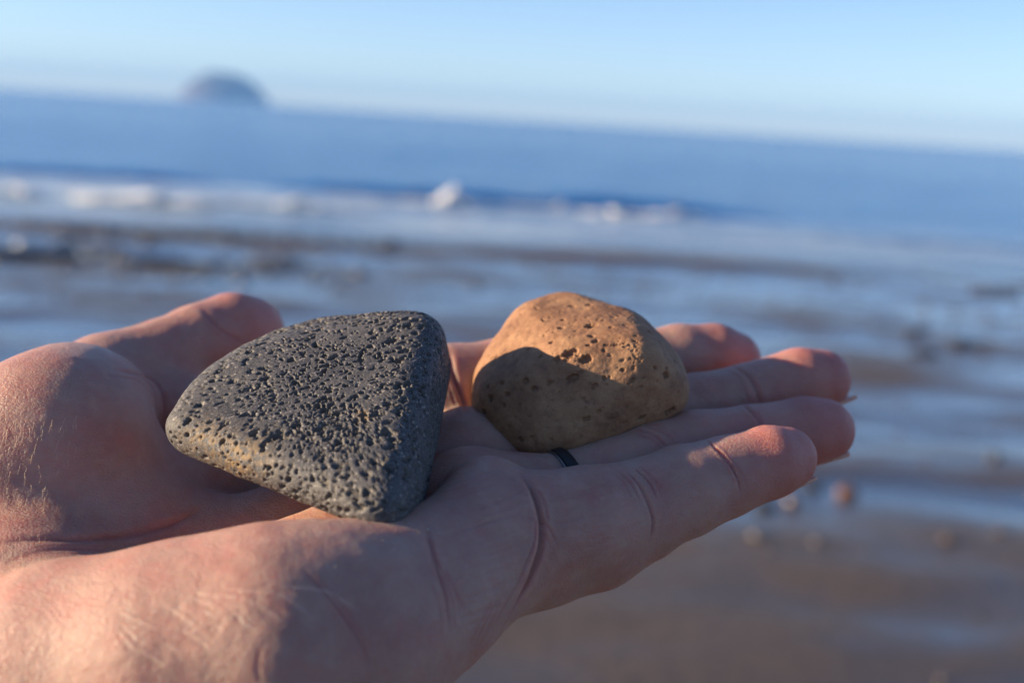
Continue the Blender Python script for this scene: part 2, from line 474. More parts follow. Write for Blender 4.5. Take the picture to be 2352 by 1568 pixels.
# ulnar edge: the heel of the palm up to the little finger's mound
chain(palm, [(-420, 1900, 236, 22), (-120, 1690, 225, 21), (170, 1575, 217, 20.5), (420, 1535, 212, 20.2), (640, 1482, 210.5, 19.2), (800, 1446, 215, 17.4), (955, 1372, 224, 13.7), (1085, 1283, 233, 13.0)], 8)
fld.ell(palm, U(1122, 1180, 240), (9.0, 10.6, 9.0), 6)
fld.ell(palm, U(50, 1300, 240), (17, 10, 12), 14)
chain(palm, [(-300, 1600, 225, 18), (500, 1390, 236, 10.5), (1070, 1165, 253, 11)], 6)      # ring metacarpal
chain(palm, [(-300, 1500, 236, 18), (500, 1290, 256, 10.5), (1070, 1060, 271, 11)], 6)      # middle
chain(palm, [(-300, 1400, 248, 17), (500, 1130, 275, 10.5), (1030, 915, 289, 11.5)], 6)     # index
chain(palm, [(-120, 1120, 274, 14), (250, 925, 290, 11), (640, 1010, 290, 8)], 7)           # web to the thumb
fld.ell(palm, U(126, 1048, 261), (20.8, 20.6, 18), 15)
fld.ell(palm, U(170, 915, 272), (14, 11, 11), 14)
fld.ell(palm, U(310, 1210, 258), (15, 11, 13), 14)                                         # ball of the thumb
chain(palm, [(-300, 1350, 248, 20), (-60, 1130, 258, 16), (60, 1060, 262, 16)], 12)
chain(palm, [(-300, 1640, 228, 24), (-900, 2050, 214, 25)], 8)                                # wrist
chain(palm, [(-300, 1560, 242, 23), (-900, 1990, 232, 25)], 8)
thumb = [(-200, 1190, 264, 16), (0, 1060, 272, 14.5), (140, 955, 282, 13.2), (250, 882, 291, 11.6), (375, 828, 299, 9.8), (455, 790, 305, 9.4), (535, 768, 312, 10.0), (568, 765, 315, 9.2)]
little = [(1120, 1250, 234, 12), (1240, 1215, 239, 10.6), (1345, 1200, 243, 10.7), (1475, 1165, 249, 9.3), (1570, 1128, 252, 9.1), (1665, 1097, 256, 8.1), (1765, 1062, 259, 7.4), (1802, 1052, 261, 6.6)]
ring_f = [(1090, 1150, 253, 10.5), (1200, 1152, 257, 9.6), (1290, 1148, 260, 9.4), (1400, 1108, 263, 9.2), (1500, 1060, 266, 8.6), (1600, 1032, 270, 8.3), (1728, 1008, 274, 7.4), (1850, 990, 278, 7.4), (1890, 988, 279, 6.9)]
middle_f = [(1080, 1055, 271, 10.5), (1290, 1040, 277, 9), (1400, 1000, 281, 9), (1500, 955, 285, 8.5), (1600, 937, 289, 7.7), (1712, 908, 293, 7.2), (1835, 874, 297, 7.6), (1886, 870, 299, 7.0)]
index_f = [(1040, 905, 289, 11), (1160, 875, 294, 9.8), (1300, 862, 300, 9), (1450, 843, 306, 8.5), (1560, 822, 310, 8.2), (1640, 821, 313, 8.1), (1680, 828, 315, 7.3)]
hand_f = None
for chn, k in ((thumb, 7.0), (little, 5.0), (ring_f, 5.0), (middle_f, 5.0), (index_f, 5.0)):
    f = fld.new(); chain(f, chn, 1.8)
    if chn is little: chain(f, [(1120, 1315, 240, 9.4), (1250, 1280, 243, 8.8), (1375, 1250, 246, 8.2), (1470, 1205, 249, 7.2)], 4)
    pp = np.array([U(*c[:3]) for c in chn])
    sl = fld.box(pp.min(0), pp.max(0), 30)[0]
    if hand_f is None: hand_f = palm.copy()
    hand_f[sl] = smin_full(hand_f[sl], smin_full(palm[sl], f[sl], k), 0.9)
V, Q = surface_nets(hand_f, fld.lo, H)
for _ in range(2):
    e = 0.5
    g = np.stack([sample(hand_f, fld.lo, H, V + d) - sample(hand_f, fld.lo, H, V - d) for d in np.eye(3) * e], 1) / (2 * e)
    V -= g * (sample(hand_f, fld.lo, H, V) / np.maximum((g * g).sum(1), 0.3))[:, None]
del hand_f, f

def laplace(V, E, it, w=0.5, mask=None):
    n = len(V); deg = np.bincount(E.ravel(), minlength=n)[:, None]
    for _ in range(it):
        A = np.stack([np.bincount(E[:, 0], V[E[:, 1], c], n) + np.bincount(E[:, 1], V[E[:, 0], c], n) for c in range(3)], 1) / deg
        V = V + (A - V) * (w if mask is None else w * mask[:, None])
    return V

me0 = mesh_from('hand', V, Q)
E = np.zeros(len(me0.edges) * 2, dtype=np.int32); me0.edges.foreach_get('vertices', E); E = E.reshape(-1, 2)
V = laplace(V, E, 3)
me0.vertices.foreach_set('co', V.astype(np.float32).ravel()); me0.update()
tmp = bpy.data.objects.new('tmp', me0); sc.collection.objects.link(tmp)
md = tmp.modifiers.new('s', 'SUBSURF'); md.levels = 1; md.render_levels = 1
dg = bpy.context.evaluated_depsgraph_get()
hand_me = bpy.data.meshes.new_from_object(tmp.evaluated_get(dg))
bpy.data.objects.remove(tmp); bpy.data.meshes.remove(me0)
nv = len(hand_me.vertices)
V = np.zeros(nv * 3, dtype=np.float32); hand_me.vertices.foreach_get('co', V); V = V.reshape(-1, 3).astype(float)
NRM = np.zeros(nv * 3, dtype=np.float32); hand_me.vertices.foreach_get('normal', NRM); NRM = NRM.reshape(-1, 3).astype(float)
E = np.zeros(len(hand_me.edges) * 2, dtype=np.int32); hand_me.edges.foreach_get('vertices', E); E = E.reshape(-1, 2)
F4 = np.zeros(len(hand_me.loops), dtype=np.int32); hand_me.loops.foreach_get('vertex_index', F4); F4 = F4.reshape(-1, 4)
bvh = BVHTree.FromPolygons([tuple(v) for v in V], [tuple(q) for q in F4], epsilon=0)
def on_hand(px, py):
    d = Vector(U(px, py, 1.0)).normalized()
    hit = bvh.ray_cast(Vector((0, 0, 0)), d)
    return np.array(hit[0]) if hit[0] is not None else None
def polyline(pts, step=6.0):
    out = []
    pts = np.array(pts, float)
    # catmull-rom through the points
    ext = np.vstack([2 * pts[0] - pts[1], pts, 2 * pts[-1] - pts[-2]])
    for i in range(1, len(ext) - 2):
        p0, p1, p2, p3 = ext[i - 1:i + 3]
        n = max(2, int(np.linalg.norm(p2 - p1) / step))
        for t in np.linspace(0, 1, n, endpoint=False):
            out.append(0.5 * (2 * p1 + (p2 - p0) * t + (2 * p0 - 5 * p1 + 4 * p2 - p3) * t * t + (3 * p1 - p0 - 3 * p2 + p3) * t ** 3))
    out.append(pts[-1])
    P = [on_hand(*p) for p in out]
    return P
def dist_poly(V, P, rad):
    """distance of verts to 3D polyline with fade param; only within rad"""
    D = np.full(len(V), 1e3); T = np.zeros(len(V))
    P = [p for p in P if p is not None]
    if len(P) < 2: return D, T
    P = np.array(P); lo, hi = P.min(0) - rad, P.max(0) + rad
    m = np.where(np.all((V > lo) & (V < hi), 1))[0]
    W = V[m]; d = np.full(len(m), 1e3); tt = np.zeros(len(m))
    for i in range(len(P) - 1):
        a, b = P[i], P[i + 1]
        if np.linalg.norm(b - a) > 4: continue
        ab = b - a; t = np.clip(((W - a) @ ab) / max(ab @ ab, 1e-9), 0, 1)
        q = np.linalg.norm(W - a - t[:, None] * ab, axis=1)
        k = q < d; d[k] = q[k]; tt[k] = (i + t[k]) / (len(P) - 1)
    D[m] = d; T[m] = tt
    return D, T
crease = np.zeros(nv); dry = np.zeros(nv); disp = np.zeros(nv)
WOB = 1 + 0.25 * vnoise(V, 0.35, 5)
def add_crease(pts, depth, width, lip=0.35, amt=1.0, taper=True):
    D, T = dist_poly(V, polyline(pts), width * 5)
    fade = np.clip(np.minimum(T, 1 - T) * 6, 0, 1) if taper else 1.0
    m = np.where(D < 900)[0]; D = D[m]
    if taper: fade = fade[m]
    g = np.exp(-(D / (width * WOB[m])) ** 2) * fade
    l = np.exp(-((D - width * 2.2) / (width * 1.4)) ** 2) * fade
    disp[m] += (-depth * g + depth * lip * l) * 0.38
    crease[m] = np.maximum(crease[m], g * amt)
# (CREASES)
CREASES = [
    # little finger
    ([(1190, 1085), (1215, 1115), (1232, 1150), (1243, 1200), (1240, 1260), (1215, 1330), (1180, 1400)], 2.2, 0.95),
    ([(1225, 1180), (1262, 1215), (1285, 1260)], 0.45, 0.4),
    ([(1240, 1250), (1228, 1300), (1190, 1380), (1150, 1450)], 0.6, 0.45),
    ([(1432, 1078), (1465, 1110), (1488, 1155), (1499, 1200), (1490, 1250)], 0.9, 0.55),
    ([(1452, 1072), (1490, 1105), (1508, 1140)], 0.5, 0.4),
    ([(1418, 1085), (1448, 1112), (1470, 1150)], 0.35, 0.35),
    ([(1622, 1012), (1660, 1045), (1690, 1090), (1700, 1130)], 0.7, 0.45),
    ([(1632, 1022), (1672, 1060), (1694, 1100)], 0.3, 0.35),
    # ring finger
    ([(1455, 985), (1500, 1000), (1535, 1030)], 0.6, 0.5),
    ([(1475, 975), (1525, 995), (1555, 1020)], 0.5, 0.45),
    ([(1700, 925), (1735, 955), (1752, 985)], 0.8, 0.6),
    # middle and index
    ([(1680, 840), (1715, 860), (1738, 900), (1745, 930)], 1.0, 0.8),
    ([(1030, 800), (1040, 860), (1062, 920), (1078, 960)], 1.2, 0.9),
    # palm lines and the folds of the heel
    ([(0, 1243), (90, 1238), (200, 1240), (300, 1228), (400, 1200), (480, 1160)], 0.9, 1.1),
    ([(0, 1300), (60, 1275), (140, 1262), (250, 1265)], 0.3, 0.8),
    ([(980, 1200), (990, 1260), (1010, 1320), (1028, 1380), (1035, 1460)], 0.8, 0.8),
    ([(985, 1225), (1005, 1290), (1040, 1350), (1060, 1400)], 0.4, 0.5),
    ([(1090, 1480), (1120, 1420), (1150, 1370)], 0.4, 0.4),
    ([(690, 1300), (770, 1390), (830, 1480), (850, 1530)], 0.28, 0.6),
    ([(600, 1480), (590, 1530), (600, 1568)], 0.2, 0.5),
    # thumb
    ([(462, 704), (485, 735), (520, 768), (565, 790)], 0.55, 1.0),
    ([(255, 850), (330, 862), (372, 900), (380, 1000)], 0.7, 0.9),
]
for c_ in list(CREASES):          # fainter companions beside the main folds
    for k_ in range(2):
        dx, dy = random.uniform(-22, 22), random.uniform(-12, 12)
        pts_ = [(p[0] + dx + random.uniform(-3, 3), p[1] + dy) for p in c_[0]]
        i0 = random.randint(0, max(0, len(pts_) - 3)); CREASES.append((pts_[i0:i0 + 3], c_[1] * 0.3, 0.4))
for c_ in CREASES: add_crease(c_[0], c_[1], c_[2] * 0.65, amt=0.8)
# fine oblique wrinkles on the near mound and finger
for i in range(26):
    x0 = random.uniform(990, 1110); y0 = 1090 + i * 14 + random.uniform(-6, 6)
    L = random.uniform(60, 150)
    add_crease([(x0, y0 + L * 0.16), (x0 + L * 0.5, y0 + random.uniform(-4, 4)), (x0 + L, y0 - L * 0.18)], random.uniform(0.12, 0.26), 0.3, amt=0.25)
for i in range(22):
    x0 = random.uniform(1260, 1420); y0 = 1110 + i * 9 + random.uniform(-6, 6)
    L = random.uniform(40, 110)
    add_crease([(x0, y0 + L * 0.1), (x0 + L * 0.5, y0), (x0 + L, y0 - L * 0.2)], random.uniform(0.08, 0.18), 0.3, amt=0.2)
# pale dry lines across the heel
DRY = [
    [(268, 1397), (320, 1425), (380, 1447)], [(275, 1425), (310, 1460), (337, 1480)], [(385, 1390), (425, 1418), (450, 1438)],
    [(400, 1437), (450, 1462), (495, 1500)], [(300, 1478), (345, 1505), (390, 1535)], [(368, 1468), (400, 1490), (425, 1505)],
    [(530, 1395), (565, 1430), (590, 1450)], [(515, 1350), (580, 1357), (640, 1362), (680, 1385), (720, 1425)],
    [(440, 1358), (490, 1365), (560, 1372)], [(440, 1370), (490, 1388)], [(470, 1402), (500, 1415)], [(480, 1428), (515, 1441)],
    [(640, 1345), (740, 1355), (790, 1380), (830, 1405)], [(280, 1370), (300, 1385)],
    [(270, 1440), (300, 1480), (320, 1500)], [(560, 1375), (600, 1390), (660, 1430)],
]
DN = 0.65 + 0.35 * vnoise(V, 0.8, 9)
for pl in DRY:
    D, T = dist_poly(V, polyline(pl), 2)
    fade = np.clip(np.minimum(T, 1 - T) * 5, 0, 1)
    g = np.exp(-(D / 0.22) ** 2) * fade * DN
    dry = np.maximum(dry, g); disp += 0.09 * g - 0.09 * np.exp(-((D - 0.5) / 0.35) ** 2) * fade
# soft unevenness of flesh
disp += 0.35 * fbm(V, 0.06, 3, 3) + 0.05 * fbm(V, 0.5, 2, 11)
V = V + NRM * disp[:, None]
hand_me.vertices.foreach_set('co', to_world(V).astype(np.float32).ravel()); hand_me.update()
if True:   # camera space -> world flips handedness (z forward)
    hand_me.flip_normals()
# finger-end redness
red = np.zeros(nv)
for chn in (thumb, little, ring_f, middle_f, index_f):
    a = U(*chn[-1][:3]); b = U(*chn[-3][:3]); ab = b - a
    d = np.linalg.norm(V - a, axis=1)
    red = np.maximum(red, np.exp(-(d / 13.0) ** 2))
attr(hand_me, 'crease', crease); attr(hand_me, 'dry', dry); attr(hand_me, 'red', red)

skin, t = newmat('skin')
geo = t.n('NewGeometry'); P = geo.outputs['Position']
a_c = t.n('Attribute', attribute_name='crease').outputs['Fac']
a_d = t.n('Attribute', attribute_name='dry').outputs['Fac']
a_r = t.n('Attribute', attribute_name='red').outputs['Fac']
n1 = t.noise(P, 70, 5, 0.6); n2 = t.noise(P, 380, 4, 0.6); n3 = t.noise(P, 1600, 3, 0.6); n5 = t.noise(P, 160, 5, 0.65)
mp = t.n('Mapping', {'Vector': P, 'Scale': (0.3, 1.0, 1.0), 'Rotation': (0, R(12), R(-12))}).outputs[0]
n4 = t.noise(mp, 2600, 3, 0.6, 0.6)
col = t.ramp(n1, [(0.32, (0.375, 0.185, 0.145)), (0.5, (0.42, 0.240, 0.185)), (0.7, (0.46, 0.285, 0.22))])
col = t.mix(t.math('MULTIPLY', t.ramp(n5, [(0.48, 0.0), (0.68, 1.0)]), 0.45), col, (0.46, 0.175, 0.14))
col = t.mix(t.math('MULTIPLY', t.ramp(n2, [(0.5, 0.0), (0.75, 1.0)]), 0.30), col, (0.56, 0.36, 0.27))
col = t.mix(t.math('MULTIPLY', a_r, 0.8), col, (0.50, 0.135, 0.11))
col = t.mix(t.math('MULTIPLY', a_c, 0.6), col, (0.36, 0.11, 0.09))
col = t.mix(t.math('MULTIPLY', a_d, 0.75), col, (0.60, 0.42, 0.33))
vor = t.n('TexVoronoi', {'Vector': P, 'Scale': 1300.0}, feature='DISTANCE_TO_EDGE').outputs[0]
hgt = t.math('ADD', t.math('ADD', t.math('MULTIPLY', t.math('MINIMUM', vor, 0.25), 1.0), t.math('MULTIPLY', n4, 1.1)), t.math('ADD', t.math('MULTIPLY', n3, 0.5), t.math('MULTIPLY', n2, 1.6)))
bmp = t.n('Bump', {'Strength': 0.8, 'Distance': 0.00022, 'Height': hgt})
b = t.n('BsdfPrincipled', {'Base Color': col, 'Roughness': 0.48, 'Normal': bmp.outputs[0], 'Subsurface Weight': 1.0,
        'Subsurface Scale': 0.0034, 'Subsurface Radius': (1.0, 0.32, 0.16), 'Specular IOR Level': 0.4})
t.out(b)

person = bpy.data.objects.new('person', None); sc.collection.objects.link(person)
person.location = to_world(U(-260, 1400, 235))
person['label'] = "bare open left hand of a person, palm up, holding two stones"
person['category'] = 'person'
hand = link('hand', hand_me, skin, person)
hand.matrix_parent_inverse = person.matrix_world.inverted() if False else Matrix.Translation(-Vector(person.location))

# fingernails
nailm, t = newmat('nail')
b = t.n('BsdfPrincipled', {'Base Color': (0.62, 0.36, 0.27, 1), 'Roughness': 0.3, 'Subsurface Weight': 0.6, 'Subsurface Scale': 0.002, 'Subsurface Radius': (1, .4, .2), 'Coat Weight': 0.3})
t.out(b)
palm_up = np.array([0.0, 0.93, -0.37])      # which way the palm faces, camera space
def nail(chn, over=1.2, length=9.5, tilt=0.0):
    a = U(*chn[-3][:3]); e = U(*chn[-1][:3]); r = chn[-1][3]
    ax = (e - a) / np.linalg.norm(e - a)
    up = palm_up - (palm_up @ ax) * ax; up /= np.linalg.norm(up)
    side = np.cross(ax, up)
    nu, nl = 13, 12; Vn = []
    for lay, off in ((0, -0.15), (1, 0.55)):
        for j in range(nl):
            s = j / (nl - 1)
            along = r * 0.92 + over - length * (1 - s)
            for i in range(nu):
                w = (i / (nu - 1) - 0.5) * 2
                rr = (r - 0.15 + off)
                ang = w * 0.98 * (1 - 0.12 * (1 - s))
                endr = 1.4 * w * w if j == nl - 1 else 1.4 * w * w * s ** 4
                drop = 1 - 0.22 * max(0, s - 0.35)
                Vn.append(e + ax * (along - endr) + side * rr * math.sin(ang) * 0.93 - up * rr * math.cos(ang) * drop)
    F = []
    for j in range(nl - 1):
        for i in range(nu - 1):
            q = j * nu + i; F.append((q, q + 1, q + nu + 1, q + nu)); q += nu * nl; F.append((q, q + nu, q + nu + 1, q + 1))
    def rim(seq):
        for p, q in zip(seq[:-1], seq[1:]): F.append((p, q, q + nu * nl, p + nu * nl))
    rim([i for i in range(nu)]); rim([(nl - 1) * nu + i for i in range(nu)])
    rim([j * nu for j in range(nl)]); rim([j * nu + nu - 1 for j in range(nl)])
    me = mesh_from('fingernail', to_world(np.array(Vn)), np.array(F))
    bm = bmesh.new(); bm.from_mesh(me); bmesh.ops.recalc_face_normals(bm, faces=bm.faces); bm.to_mesh(me); bm.free()
    o = link('fingernail', me, nailm, hand)
    o.matrix_parent_inverse = Matrix.Translation(-Vector(person.location))
for chn, ov in ((thumb, 0.4), (little, -0.5), (ring_f, -1.1), (middle_f, 1.2), (index_f, -0.3)): nail(chn, ov)
for ch in hand.children: ch.matrix_parent_inverse = Matrix.Identity(4)

# ------------------------------------------------------------------ the stones
def pebble(spheres, levels, name, smooth_it):
    """convex body over a set of spheres (px, py, z mm, r mm); returns camera-mm verts and tri faces"""
    pts = []
    for (px, py, z, r) in spheres:
        c = U(px, py, z)
        k = np.arange(260) + 0.5; ph = np.arccos(1 - 2 * k / 260); th = math.pi * (1 + 5 ** .5) * k
        pts.append(c + r * np.stack([np.cos(th) * np.sin(ph), np.sin(th) * np.sin(ph), np.cos(ph)], 1))
    pts = np.concatenate(pts)
    bm = bmesh.new()
    for p in pts: bm.verts.new(p)
    res = bmesh.ops.convex_hull(bm, input=bm.verts)
    bmesh.ops.delete(bm, geom=[v for v in bm.verts if not v.link_faces], context='VERTS')
    tree = BVHTree.FromBMesh(bm); C0 = pts.mean(0); bm.free()
    bm = bmesh.new(); bmesh.ops.create_icosphere(bm, subdivisions=7, radius=1.0)
    me = bpy.data.meshes.new(name); bm.to_mesh(me); bm.free()
    n = len(me.vertices); D = np.zeros(n * 3, dtype=np.float32); me.vertices.foreach_get('co', D); D = D.reshape(-1, 3).astype(float)
    V = np.zeros_like(D)
    for i in range(n):
        h = tree.ray_cast(Vector(C0 + D[i] * 200), Vector(-D[i]))
        V[i] = h[0]
    E = np.zeros(len(me.edges) * 2, dtype=np.int32); me.edges.foreach_get('vertices', E); E = E.reshape(-1, 2)
    V = laplace(V, E, smooth_it)
    me.vertices.foreach_set('co', V.astype(np.float32).ravel()); me.update()
    for _ in range(levels):
        tmp = bpy.data.objects.new('tmp', me); sc.collection.objects.link(tmp)
        md = tmp.modifiers.new('s', 'SUBSURF'); md.levels = 1
        dg = bpy.context.evaluated_depsgraph_get()
        m2 = bpy.data.meshes.new_from_object(tmp.evaluated_get(dg))
        bpy.data.objects.remove(tmp); bpy.data.meshes.remove(me); me = m2
    me.name = name
    return me
def mv(me):
    n = len(me.vertices); a = np.zeros(n * 3, dtype=np.float32); me.vertices.foreach_get('co', a)
    b = np.zeros(n * 3, dtype=np.float32); me.vertices.foreach_get('normal', b)
    return a.reshape(-1, 3).astype(float), b.reshape(-1, 3).astype(float)
from mathutils.kdtree import KDTree
def carve(V, N, pits):
    """pits: list of (centre, radius mm, depth mm, stretch dir, stretch) -> displacement, pit mask"""
    d = np.zeros(len(V)); mask = np.zeros(len(V))
    cell = 1.6
    key = np.floor(V / cell).astype(int); lo = key.min(0); key -= lo; dim = key.max(0) + 1
    flat = (key[:, 0] * dim[1] + key[:, 1]) * dim[2] + key[:, 2]
    order = np.argsort(flat, kind='stable'); fs = flat[order]
    wob = vnoise(V, 1.7, 21) * 0.28 + vnoise(V, 3.6, 22) * 0.16
    for (c, r, dep, sd, st) in pits:
        R0 = r * st * 1.6
        k0 = np.maximum(np.floor((c - R0) / cell).astype(int) - lo, 0); k1 = np.minimum(np.floor((c + R0) / cell).astype(int) - lo, dim - 1)
        ids = []
        for x in range(k0[0], k1[0] + 1):
            for y in range(k0[1], k1[1] + 1):
                a = (x * dim[1] + y) * dim[2]
                i0 = np.searchsorted(fs, a + k0[2]); i1 = np.searchsorted(fs, a + k1[2], side='right')
                if i1 > i0: ids.append(order[i0:i1])
        if not ids: continue
        ids = np.concatenate(ids)
        q = V[ids] - c
        al = q @ sd
        perp = np.sqrt(np.maximum((q * q).sum(1) - al * al, 0))
        rr = np.sqrt((al / st) ** 2 + perp ** 2) / r + wob[ids]
        prof = np.clip((1.10 - rr) / 0.45, 0, 1); prof = prof * prof * (3 - 2 * prof)
        d[ids] = np.maximum(d[ids], prof * dep)
        mask[ids] = np.maximum(mask[ids], np.clip((1.25 - rr) / 0.4, 0, 1))
    return d, mask

grey_sph = [(443, 985, 246, 5.1), (500, 930, 252, 6.6), (600, 885, 258, 8.6), (745, 850, 264, 9.7), (870, 800, 266, 7.6),
            (955, 792, 260, 5.9), (955, 788, 267, 6.6), (925, 900, 249, 3.2), (895, 1020, 239, 3.4), (872, 1160, 224, 4.9), (905, 1142, 231, 4.6), (830, 1150, 228, 4.2), (520, 880, 262, 5.0), (650, 812, 270, 5.6), (760, 786, 270, 6.0),
            (992, 835, 272, 4.2), (985, 900, 268, 3.4), (968, 985, 261, 2.9), (955, 1050, 252, 2.8), (930, 1135, 239, 4.2),
            (560, 1000, 247, 5.6), (700, 1060, 240, 5.2), (620, 960, 262, 9), (780, 980, 262, 10)]
grey_sph = [(a, b_, z - (4.0 if b_ < 950 else 5.5), r) for a, b_, z, r in grey_sph]
grey_me = pebble(grey_sph, 1, 'grey_stone', 14)
V, N = mv(grey_me)
V = V + N * (0.5 * fbm(V, 0.07, 3, 2) + 0.18 * fbm(V, 0.3, 3, 8) + 0.035 * fbm(V, 2.2, 3, 14))[:, None]
pits = []
ftype = vnoise(V, 0.12, 31)
cand = rng.integers(0, len(V), 42000)
C_ = V.mean(0); r2 = ((V - C_) ** 2).sum(1); acc = r2 / np.maximum(np.abs(((V - C_) * N).sum(1)) / np.sqrt(r2), 0.2); acc /= np.quantile(acc, 0.98)
sdir = np.array([0.85, 0.45, 0.1]); sdir /= np.linalg.norm(sdir)
for i in cand:
    c = V[i]
    # fewer and smaller towards the worn left end
    px = c[0] / c[2] * FPX + 1176
    dens = np.clip((px - 380) / 200, 0.38, 1.0) * (0.68 + 0.35 * ftype[i]) * min(acc[i], 1.0) * 1.15
    if rng.random() > dens: continue
    r = 0.11 + rng.gamma(1.25, 0.092) + (0.28 * rng.random() if rng.random() < 0.05 else 0)
    r = min(r, 0.8) * (0.75 + 0.25 * min(1.0, (px - 380) / 300 + 0.3))
    st = 1 + rng.random() ** 3 * 1.3
    pits.append((c, r, min(r * 2.2, 1.5), sdir, st))
dd, mk = carve(V, N, pits)
V = V - N * dd[:, None]
attr_d, attr_m = dd, mk
def finish(me, V):
    me.vertices.foreach_set('co', to_world(V).astype(np.float32).ravel()); me.flip_normals(); me.update()
    me.polygons.foreach_set('use_smooth', np.ones(len(me.polygons), dtype=bool))
finish(grey_me, V); attr(grey_me, 'pit', dd); attr(grey_me, 'rim', mk)
px = V[:, 0] / V[:, 2] * FPX + 1176; py = 784 - V[:, 1] / V[:, 2] * FPX
ochre = np.exp(-(((px - 560) / 60) ** 2 + ((py - 1050) / 45) ** 2)) + 0.8 * np.exp(-(((px - 470) / 50) ** 2 + ((py - 1000) / 40) ** 2)) + np.exp(-(((px - 835) / 16) ** 2 + ((py - 953) / 10) ** 2)) * 1.6
attr(grey_me, 'ochre', np.clip(ochre, 0, 1))

gm, t = newmat('basalt')
P = t.n('NewGeometry').outputs['Position']
pit = t.n('Attribute', attribute_name='pit').outputs['Fac']; rim = t.n('Attribute', attribute_name='rim').outputs['Fac']; och = t.n('Attribute', attribute_name='ochre').outputs['Fac']
n1 = t.noise(P, 90, 4, 0.6); n2 = t.noise(P, 3200, 3, 0.7); n3 = t.noise(P, 7000, 2, 0.5)
col = t.ramp(n2, [(0.36, (0.032, 0.032, 0.036)), (0.52, (0.075, 0.071, 0.074)), (0.66, (0.163, 0.149, 0.139))])
col = t.mix(t.math('MULTIPLY', t.ramp(n1, [(0.45, 0.0), (0.7, 1.0)]), 0.4), col, (0.131, 0.115, 0.101))
col = t.mix(t.math('MULTIPLY', rim, 0.30), col, (0.209, 0.164, 0.110))
vv = t.n('TexVoronoi', {'Vector': P, 'Scale': 2600.0}); spk = t.ramp(t.n('SeparateColor', {0: vv.outputs['Color']}).outputs[0], [(0.962, 0.0), (0.972, 1.0)])
col = t.mix(t.math('MULTIPLY', spk, 0.45), col, (0.449, 0.393, 0.347))
col = t.mix(t.math('MULTIPLY', och, t.ramp(t.noise(P, 900, 3, 0.6), [(0.42, 0.0), (0.62, 1.0)])), col, (0.261, 0.164, 0.070))
bmp = t.n('Bump', {'Strength': 0.6, 'Distance': 0.00015, 'Height': t.math('ADD', n2, t.math('MULTIPLY', n3, 0.6))})
b = t.n('BsdfPrincipled', {'Base Color': col, 'Roughness': 0.62, 'Normal': bmp.outputs[0], 'Specular IOR Level': 0.4})
t.out(b)
link('pumice_stone', grey_me, gm, None, label='dark grey pitted stone of rounded triangular shape on the palm, left of the brown stone', category='stone')

brown_sph = [(1192, 936, 269, 10.0), (1172, 885, 275, 8.5), (1258, 984, 264, 8.2), (1345, 955, 262, 7.6), (1500, 893, 265, 7.2), (1520, 900, 268, 5.9), (1425, 935, 268, 6.6),
             (1300, 778, 282, 10.2), (1255, 790, 280, 10.2), (1420, 802, 275, 9.0), (1190, 830, 281, 7.2), (1320, 860, 263, 8.6), (1445, 850, 262, 8.2), (1495, 850, 271, 7),
             (1300, 880, 286, 10), (1450, 880, 284, 8)]
brown_sph = [(a, b_, z + 3.5, r * 1.012) for a, b_, z, r in brown_sph]
brown_me = pebble(brown_sph, 1, 'brown_stone', 30)
V, N = mv(brown_me)
V = V + N * (0.7 * fbm(V, 0.09, 3, 42) + 0.22 * fbm(V, 0.35, 3, 48) + 0.07 * fbm(V, 1.2, 3, 54))[:, None]
pits = []
def near_px(V, a, b):
    P = np.stack([V[:, 0] / V[:, 2] * FPX + 1176, 784 - V[:, 1] / V[:, 2] * FPX], 1)
    d = (P[:, 0] - a) ** 2 + (P[:, 1] - b) ** 2 + np.where(N[:, 2] < 0, 0, 1e9)
    return V[np.argmin(d)]
sd = np.array([0.95, 0.3, 0.0]); sd /= np.linalg.norm(sd)
for (a, b_, r, st) in [(1358, 748, .95, 1.3), (1390, 792, .4, 1), (1397, 793, .32, 1), (1404, 793, .32, 1.2), (1411, 793, .35, 1.2), (1418, 792, .35, 1.2), (1425, 791, .35, 1.2), (1432, 789, .32, 1.2), (1438, 786, .25, 1), (1387, 804, .4, 1), (1320, 806, .8, 1), (1326, 812, .6, 1), (1313, 817, .5, 1.2), (1300, 824, .6, 1.3), (1353, 823, .8, 1), (1404, 751, .5, 1.2), (1248, 736, .5, 1), (1233, 708, .4, 1.1), (1250, 770, .3, 1), (1268, 785, .5, 1.2), (1305, 812, 1.0, 1.4), (1282, 822, .7, 1.8), (1345, 825, .9, 1.4), 
                   (1242, 818, .4, 1.3), (1205, 875, .7, 1.3), (1225, 893, .6, 1.2), (1315, 868, .8, 1.8), (1352, 700, .5, 2), (1530, 860, .8, 1.3), (1505, 845, .5, 1), (1120, 888, .6, 1), (1150, 880, .5, 1), (1155, 930, .5, 1), (1165, 905, .5, 1.4), (1110, 950, .8, 1),
                   (1540, 945, 1.0, 1.4), (1430, 850, .5, 1), (1260, 880, .5, 1.6), (1125, 915, .9, 1), (1195, 1010, .6, 1)]:
    pits.append((near_px(V, a, b_), r, r * 0.95, sd, st))
for i in range(34):
    r = random.uniform(0.16, 0.36); pits.append((near_px(V, random.gauss(1456, 13), random.gauss(808, 18)), r, r * 0.8, sd, 1 + random.random()))
for i in rng.integers(0, len(V), 420):
    r = 0.14 + rng.gamma(1.4, 0.08)
    pits.append((V[i], min(r, 0.6), min(r, 0.6), sd, 1 + rng.random()))
dd, mk = carve(V, N, pits)
V = V - N * dd[:, None]
finish(brown_me, V); attr(brown_me, 'pit', dd)
bmat, t = newmat('sandstone')
P = t.n('NewGeometry').outputs['Position']; pit = t.n('Attribute', attribute_name='pit').outputs['Fac']
n1 = t.noise(P, 120, 5, 0.6); n2 = t.noise(P, 500, 4, 0.65); n3 = t.noise(P, 2600, 3, 0.6)
